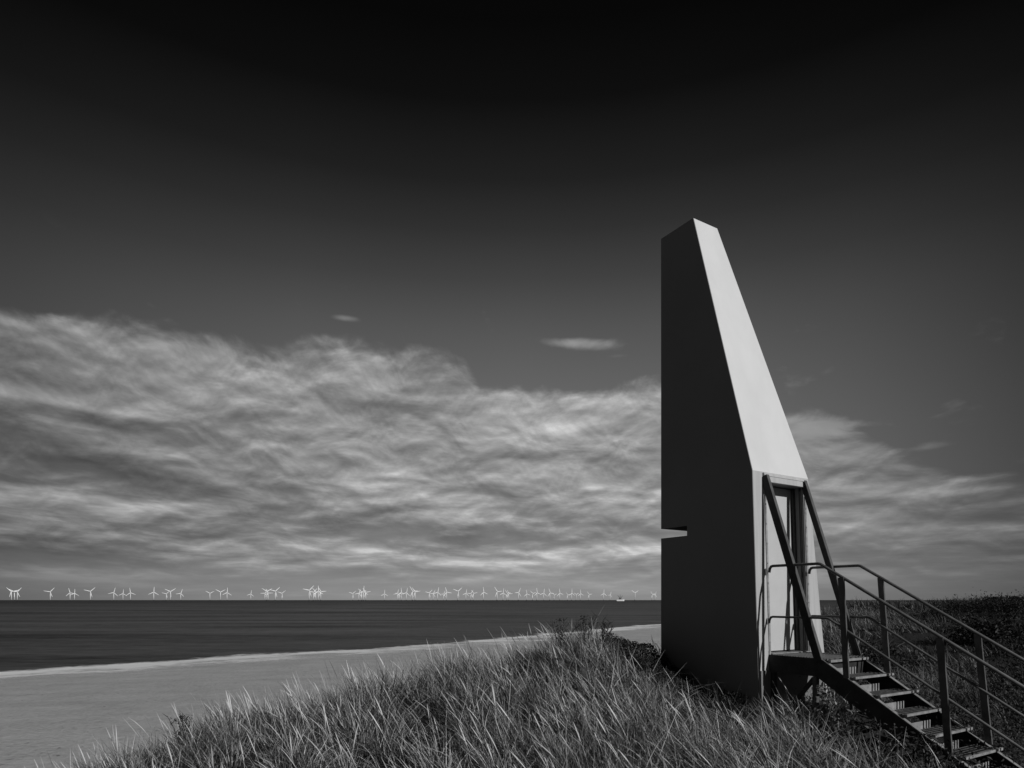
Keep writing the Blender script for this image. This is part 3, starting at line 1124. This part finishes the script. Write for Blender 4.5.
add_leaves(60000, 4, 20, 9, 22, 0.75, 0.02, 0.055, leaf_mid, 0.01, 0.055, 1.2, 1.6)
add_leaves(100000, 9, 62, 20, 66, 0.95, 0.03, 0.09, leaf_mid, 0.01, 0.05, 2.4, 1.8)
add_leaves(130000, 30, 190, 62, 200, 1.1, 0.07, 0.20, leaf_mid, 0.01, 0.045, 5.0, 2.0)
scrub = lacc.build('scrub', leaf_m)
tag(scrub, 'dark low leafy scrub covering the dunes behind and below the stairs', 'scrub', kind='stuff')


# individual plants
def bush(name, x, y, r, h, n, s0, s1, t0, t1, label, cat='bush', seed=1):
    z0 = float(ground_z(x, y))
    o = empty(name, (x, y, z0), label, cat)
    rs = np.random.default_rng(seed)
    cl_ = rs.normal(0, 1, (9, 3))
    cl_ /= np.linalg.norm(cl_, axis=1)[:, None]
    cl_ *= rs.uniform(0.3, 0.75, 9)[:, None]
    cl_[:, 2] = np.abs(cl_[:, 2])
    k = rs.integers(0, 9, n)
    off = rs.normal(0, 0.24, (n, 3))
    P_ = cl_[k] + off
    X_, Y_, Z_ = x + P_[:, 0] * r, y + P_[:, 1] * r, z0 + np.maximum(P_[:, 2] * h + h * .12, 0.0)
    v_, q_, t_ = leaves(X_, Y_, Z_, rs.uniform(s0, s1, n), t0 + (t1 - t0) * rs.beta(1.3, 3, n))
    f_ = np_mesh('foliage', v_ - np.array([x, y, z0]), q_, leaf_m, tint=t_, parent=o)
    m_ = MB()
    for c in cl_:
        m_.tube([Vector((0, 0, -0.05)), Vector((c[0] * r * .4, c[1] * r * .4, c[2] * h * .5)), Vector((c[0] * r, c[1] * r, c[2] * h + .1 * h))], 0.012 * max(r, .4), 5, r2=0.004 * max(r, .4))
    m_.build('stem', twig_m, o)
    return o


bush('round_bush', 9.4, 16.6, 0.9, 0.75, 2600, 0.02, 0.06, 0.012, 0.05, 'dark rounded bush behind the stair rails, just right of the tower', seed=3)
bush('low_bush', 13.6, 24.0, 1.5, 0.9, 2600, 0.03, 0.08, 0.012, 0.05, 'wide low dark bush behind the rails on the pale grass slope', seed=4)
bush('leafy_plant', L(0.38, 0.55, 0)[0], L(0.38, 0.55, 0)[1], 0.22, 0.42, 260, 0.012, 0.035, 0.06, 0.5, 'small plant with bright glossy leaves under the landing', 'plant', seed=5)
bush('leafy_plant', L(0.12, 0.98, 0)[0], L(0.12, 0.98, 0)[1], 0.24, 0.34, 300, 0.015, 0.045, 0.05, 0.45, 'pale broad leaved plant against the top of the stair stringer', 'plant', seed=6)


for i, (xx, Yd, r_, h_, lab) in enumerate([
        (1006, 52, 3.4, 1.9, 'big dark rounded bush on the skyline at the far right edge'),
        (968, 60, 3.0, 1.3, 'dark bush on the skyline, next left of the big one at the right edge'),
        (935, 48, 2.2, 0.9, 'low dark bush seen between the top and bottom rails, under the skyline'),
        (992, 30, 2.4, 1.3, 'dark spreading bush behind the lowest stair posts at right')]):
    bush('dune_bush', (xx - 512) / F * Yd, Yd, r_, h_, 5200, 0.04, 0.11, 0.008, 0.04, lab, seed=60 + i)


def weed(x, y, h, label, seed):
    rs = random.Random(seed)
    z0 = float(ground_z(x, y))
    o = empty('spiky_weed', (x, y, z0), label, 'weed', 'dark spiky weeds on the dune crest')
    m_ = MB()
    for _ in range(7):
        a = rs.uniform(0, 6.28); q = rs.uniform(0.05, 0.4)
        top = Vector((math.cos(a) * q * h, math.sin(a) * q * h, h * rs.uniform(0.7, 1)))
        m_.tube([Vector((0, 0, 0)), top * 0.5 + Vector((0, 0, .05)), top], 0.006, 4, r2=0.0025)
        for k in range(9):
            f = rs.uniform(0.35, 1)
            p = top * f
            a2 = rs.uniform(0, 6.28)
            m_.tube([p, p + Vector((math.cos(a2), math.sin(a2), 0.9)) * rs.uniform(0.03, 0.09)], 0.0035, 4, r2=0.001)
    m_.build('stem', twig_m, o)
    n = 200
    rs2 = np.random.default_rng(seed)
    hh = rs2.uniform(0.1, 0.95, n)
    rr = rs2.uniform(0, 0.22, n) * h * (0.4 + hh)
    aa = rs2.uniform(0, 6.28, n)
    v_, q_, t_ = leaves(np.cos(aa) * rr, np.sin(aa) * rr, hh * h, rs2.uniform(0.008, 0.02, n), rs2.uniform(0.01, 0.05, n))
    np_mesh('foliage', v_, q_, leaf_m, tint=t_, parent=o)
    return o


for i, (xx, Yd, h, lab) in enumerate([(560, 8.1, 0.52, 'dark spiky weed at the left of the crest cluster, against the sea'),
                                      (584, 8.2, 0.50, 'dark bushy weed in the middle of the crest cluster'),
                                      (603, 8.3, 0.46, 'dark thin weed at the right of the crest cluster, nearest the tower'),
                                      (182, 6.7, 0.40, 'dark small weed poking above the grass in front of the beach')]):
    weed((xx - 512) / F * Yd, Yd, h, lab, 40 + i)

# ------------------------------------------------------------------ wind turbines
tw = material('turbine_white', 0.82, 0.5, spec=0.3, var=0.03)
tr_root = None


def turbine_proto():
    o = bpy.data.objects.new('wind_turbine', None)
    COL.objects.link(o)
    m_ = MB()
    m_.tube([(0, 0, -2), (0, 0, 8)], 3.0, 14)
    m_.build('foundation', steel, o, smooth=True)
    m_ = MB()
    m_.tube([(0, 0, 8), (0, 0, 66)], 2.6, 14, r2=1.6)
    m_.build('tower', tw, o, smooth=True)
    m_ = MB()
    m_.prism8([(-2, -4, 66), (2, -4, 66), (2, 6, 66.5), (-2, 6, 66.5), (-1.8, -4, 70), (1.8, -4, 70), (1.8, 6, 69.5), (-1.8, 6, 69.5)])
    m_.build('nacelle', tw, o)
    m_ = MB()
    m_.tube([(0, 1.5, 0), (0, -0.5, 0), (0, -2, 0)], 2.0, 10, r2=0.6)
    hub = m_.build('hub', tw, o, smooth=True)
    hub.location = (0, -5.5, 68)
    for k in range(3):
        a = 2 * math.pi * k / 3
        m_ = MB()
        n_ = 6
        secs = [(0.0, 1.5, 1.1), (0.12, 2.7, 1.0), (0.3, 2.5, 0.8), (0.6, 1.9, 0.6), (0.85, 1.4, 0.45), (1.0, 0.8, 0.2)]
        vs = []
        for f, c, th in secs:
            z = 1.0 + 40 * f
            vs += [(-c * .7, 0, z), (0, -th, z), (c, 0, z), (0, th, z)]
        fs = [(i * 4 + j, i * 4 + (j + 1) % 4, (i + 1) * 4 + (j + 1) % 4, (i + 1) * 4 + j) for i in range(len(secs) - 1) for j in range(4)]
        fs += [(0, 1, 2, 3), (20, 21, 22, 23)]
        bl = mesh_obj('blade', vs, fs, tw, hub)
        bl.rotation_euler = (0, a, 0)
    return o, hub


tproto, thub = turbine_proto()


def copy_turbine():
    c = tproto.copy(); COL.objects.link(c)
    h = None
    for ch in tproto.children:
        d = ch.copy(); COL.objects.link(d); d.parent = c
        if ch == thub:
            h = d
            for g_ in ch.children:
                e = g_.copy(); COL.objects.link(e); e.parent = d
    return c, h


k_ = 0.0879
TB = []   # x pixel, hub height in pixels above horizon, rotor phase (deg clockwise of one blade from vertical)


def hy(h, s=k_): return 599.8 - (578 + h * s)


for x0, lst in ((0, [(130, 152, 75), (165, 155, 60), (197, 155, 38), (572, 155, 40), (797, 165, -15), (848, 172, 3)]),
                (90, [(5, 150, 45), (270, 163, 15), (375, 175, 5), (460, 165, -8), (725, 158, 3), (868, 178, -75), (915, 152, 55)]),
                (180, [(8, 172, 20), (340, 172, 60), (460, 158, -60), (535, 163, 3), (805, 180, 10), (965, 172, 30), (986, 150, 60), (1003, 168, 90)]),
                (270, [(60, 148, 45), (135, 172, 50), (445, 138, 42), (495, 160, -80), (520, 158, 80), (548, 150, 0), (577, 152, 85), (940, 175, -70), (1010, 172, 20)]),
                (360, [(18, 160, 70), (38, 150, 5), (65, 160, 80), (278, 178, 2), (425, 172, 15), (440, 182, 50), (470, 165, -5), (527, 165, 12), (595, 148, -35),
                       (627, 155, 80), (785, 168, -75), (832, 175, 30), (882, 160, 12), (950, 180, 25), (985, 158, -20)]),
                (450, [(88, 148, 50), (180, 172, 10), (235, 175, 35), (265, 172, -40), (380, 158, -8), (535, 152, -35), (603, 168, 5), (648, 172, 80), (668, 176, 90),
                       (778, 163, 25), (872, 178, -10), (940, 175, 70), (988, 165, -10)])):
    for a, h, p in lst:
        TB.append((x0 + a * k_, hy(h), p))
for a, h, p in [(60, 255, 10), (168, 250, -20), (240, 285, 70), (335, 255, -10), (470, 285, 80), (538, 255, 0), (615, 280, 60), (688, 262, -5), (835, 278, -40)]:
    TB.append((540 + a * 0.0586, hy(h, 0.0586), p))
for a, h, p in [(55, 240, 3), (160, 262, 20), (545, 232, -60), (820, 255, 80), (868, 258, 20)]:
    TB.append((600 + a * 0.0635, hy(h, 0.0635), p))
TB.sort()
ones = ['', 'first', 'second', 'third', 'fourth', 'fifth', 'sixth', 'seventh', 'eighth', 'ninth', 'tenth', 'eleventh', 'twelfth', 'thirteenth',
        'fourteenth', 'fifteenth', 'sixteenth', 'seventeenth', 'eighteenth', 'nineteenth']
tens = {2: ('twentieth', 'twenty'), 3: ('thirtieth', 'thirty'), 4: ('fortieth', 'forty'), 5: ('fiftieth', 'fifty'), 6: ('sixtieth', 'sixty'),
        7: ('seventieth', 'seventy'), 8: ('eightieth', 'eighty')}


def ordinal(n):
    if n < 20: return ones[n]
    a, b_ = divmod(n, 10)
    return tens[a][0] if b_ == 0 else tens[a][1] + ' ' + ones[b_]


def pose(p):
    p = ((p + 60) % 120) - 60
    if abs(p) <= 8: return 'one blade straight up'
    if abs(p) >= 52: return 'blades in a Y shape'
    return 'one blade leaning right' if p > 0 else 'one blade leaning left'


tot = len(TB)
for i, (x, hp_, p) in enumerate(TB):
    if i == 0: o, h = tproto, thub
    else: o, h = copy_turbine()
    Yd = 61.0 * F / hp_
    o.location = ((x - 512) / F * Yd, Yd, SEA)
    # the rotors all face the same wind, roughly towards the shore
    o.rotation_euler = (0, 0, R(33 + ((i * 37) % 11 - 5) * 1.5))
    h.rotation_euler = (0, R(p), 0)
    size = 'tall' if hp_ > 8.2 else ('small' if hp_ < 6.4 else 'slim')
    if i < tot / 2:
        pos = ordinal(i + 1) + ' from the left along the horizon'
    else:
        pos = ordinal(tot - i) + ' turbine counting leftward from the lookout tower'
    lab = size + ' white wind turbine, ' + pos
    lab2 = size + ' white wind turbine with ' + pose(p) + ', ' + pos
    if len(lab2.split()) <= 16:
        lab = lab2
    tag(o, lab, 'wind turbine', 'offshore wind turbines along the horizon')

# service ship among the turbines
ys = 4300.0
shx = (620.3 - 512) / F * ys
ship = empty('ship', (shx, ys, SEA), 'small offshore work ship with pale hull and dark masts on the horizon', 'ship')
hull_m = material('pale_hull', 0.7, 0.5, var=0.05)
darkm = material('dark_superstructure', 0.05, 0.6)
pr = [(-24, -5), (18, -5), (26, 0), (18, 5), (-24, 5)]
vs = [(x, y, -1) for x, y in pr] + [(x * 1.05, y * 1.1, 9 + (2 if x > 15 else 0)) for x, y in pr]
fs = [(0, 1, 2, 3, 4), (5, 6, 7, 8, 9)] + [(i, (i + 1) % 5, (i + 1) % 5 + 5, i + 5) for i in range(5)]
mesh_obj('hull', vs, fs, hull_m, ship)
m_ = MB()
m_.prism8([(-10, -4, 9.1), (8, -4, 9.1), (8, 4, 9.1), (-10, 4, 9.1), (-8, -3.5, 20), (6, -3.5, 20), (6, 3.5, 20), (-8, 3.5, 20)])
m_.build('bridge_house', darkm, ship)
m_ = MB()
m_.tube([(-1, 0, 20), (-1, 0, 44)], 1.6, 8, r2=.8)
m_.bar((-9, 0, 27), (7, 0, 27), 1.5, 1.5)
m_.build('mast', darkm, ship)
m_ = MB()
m_.bar((-4, 0, 20), (-17, 0, 37), 2.0, 2.0)
m_.bar((4, 0, 20), (15, 0, 35), 2.0, 2.0)
m_.build('crane', darkm, ship)
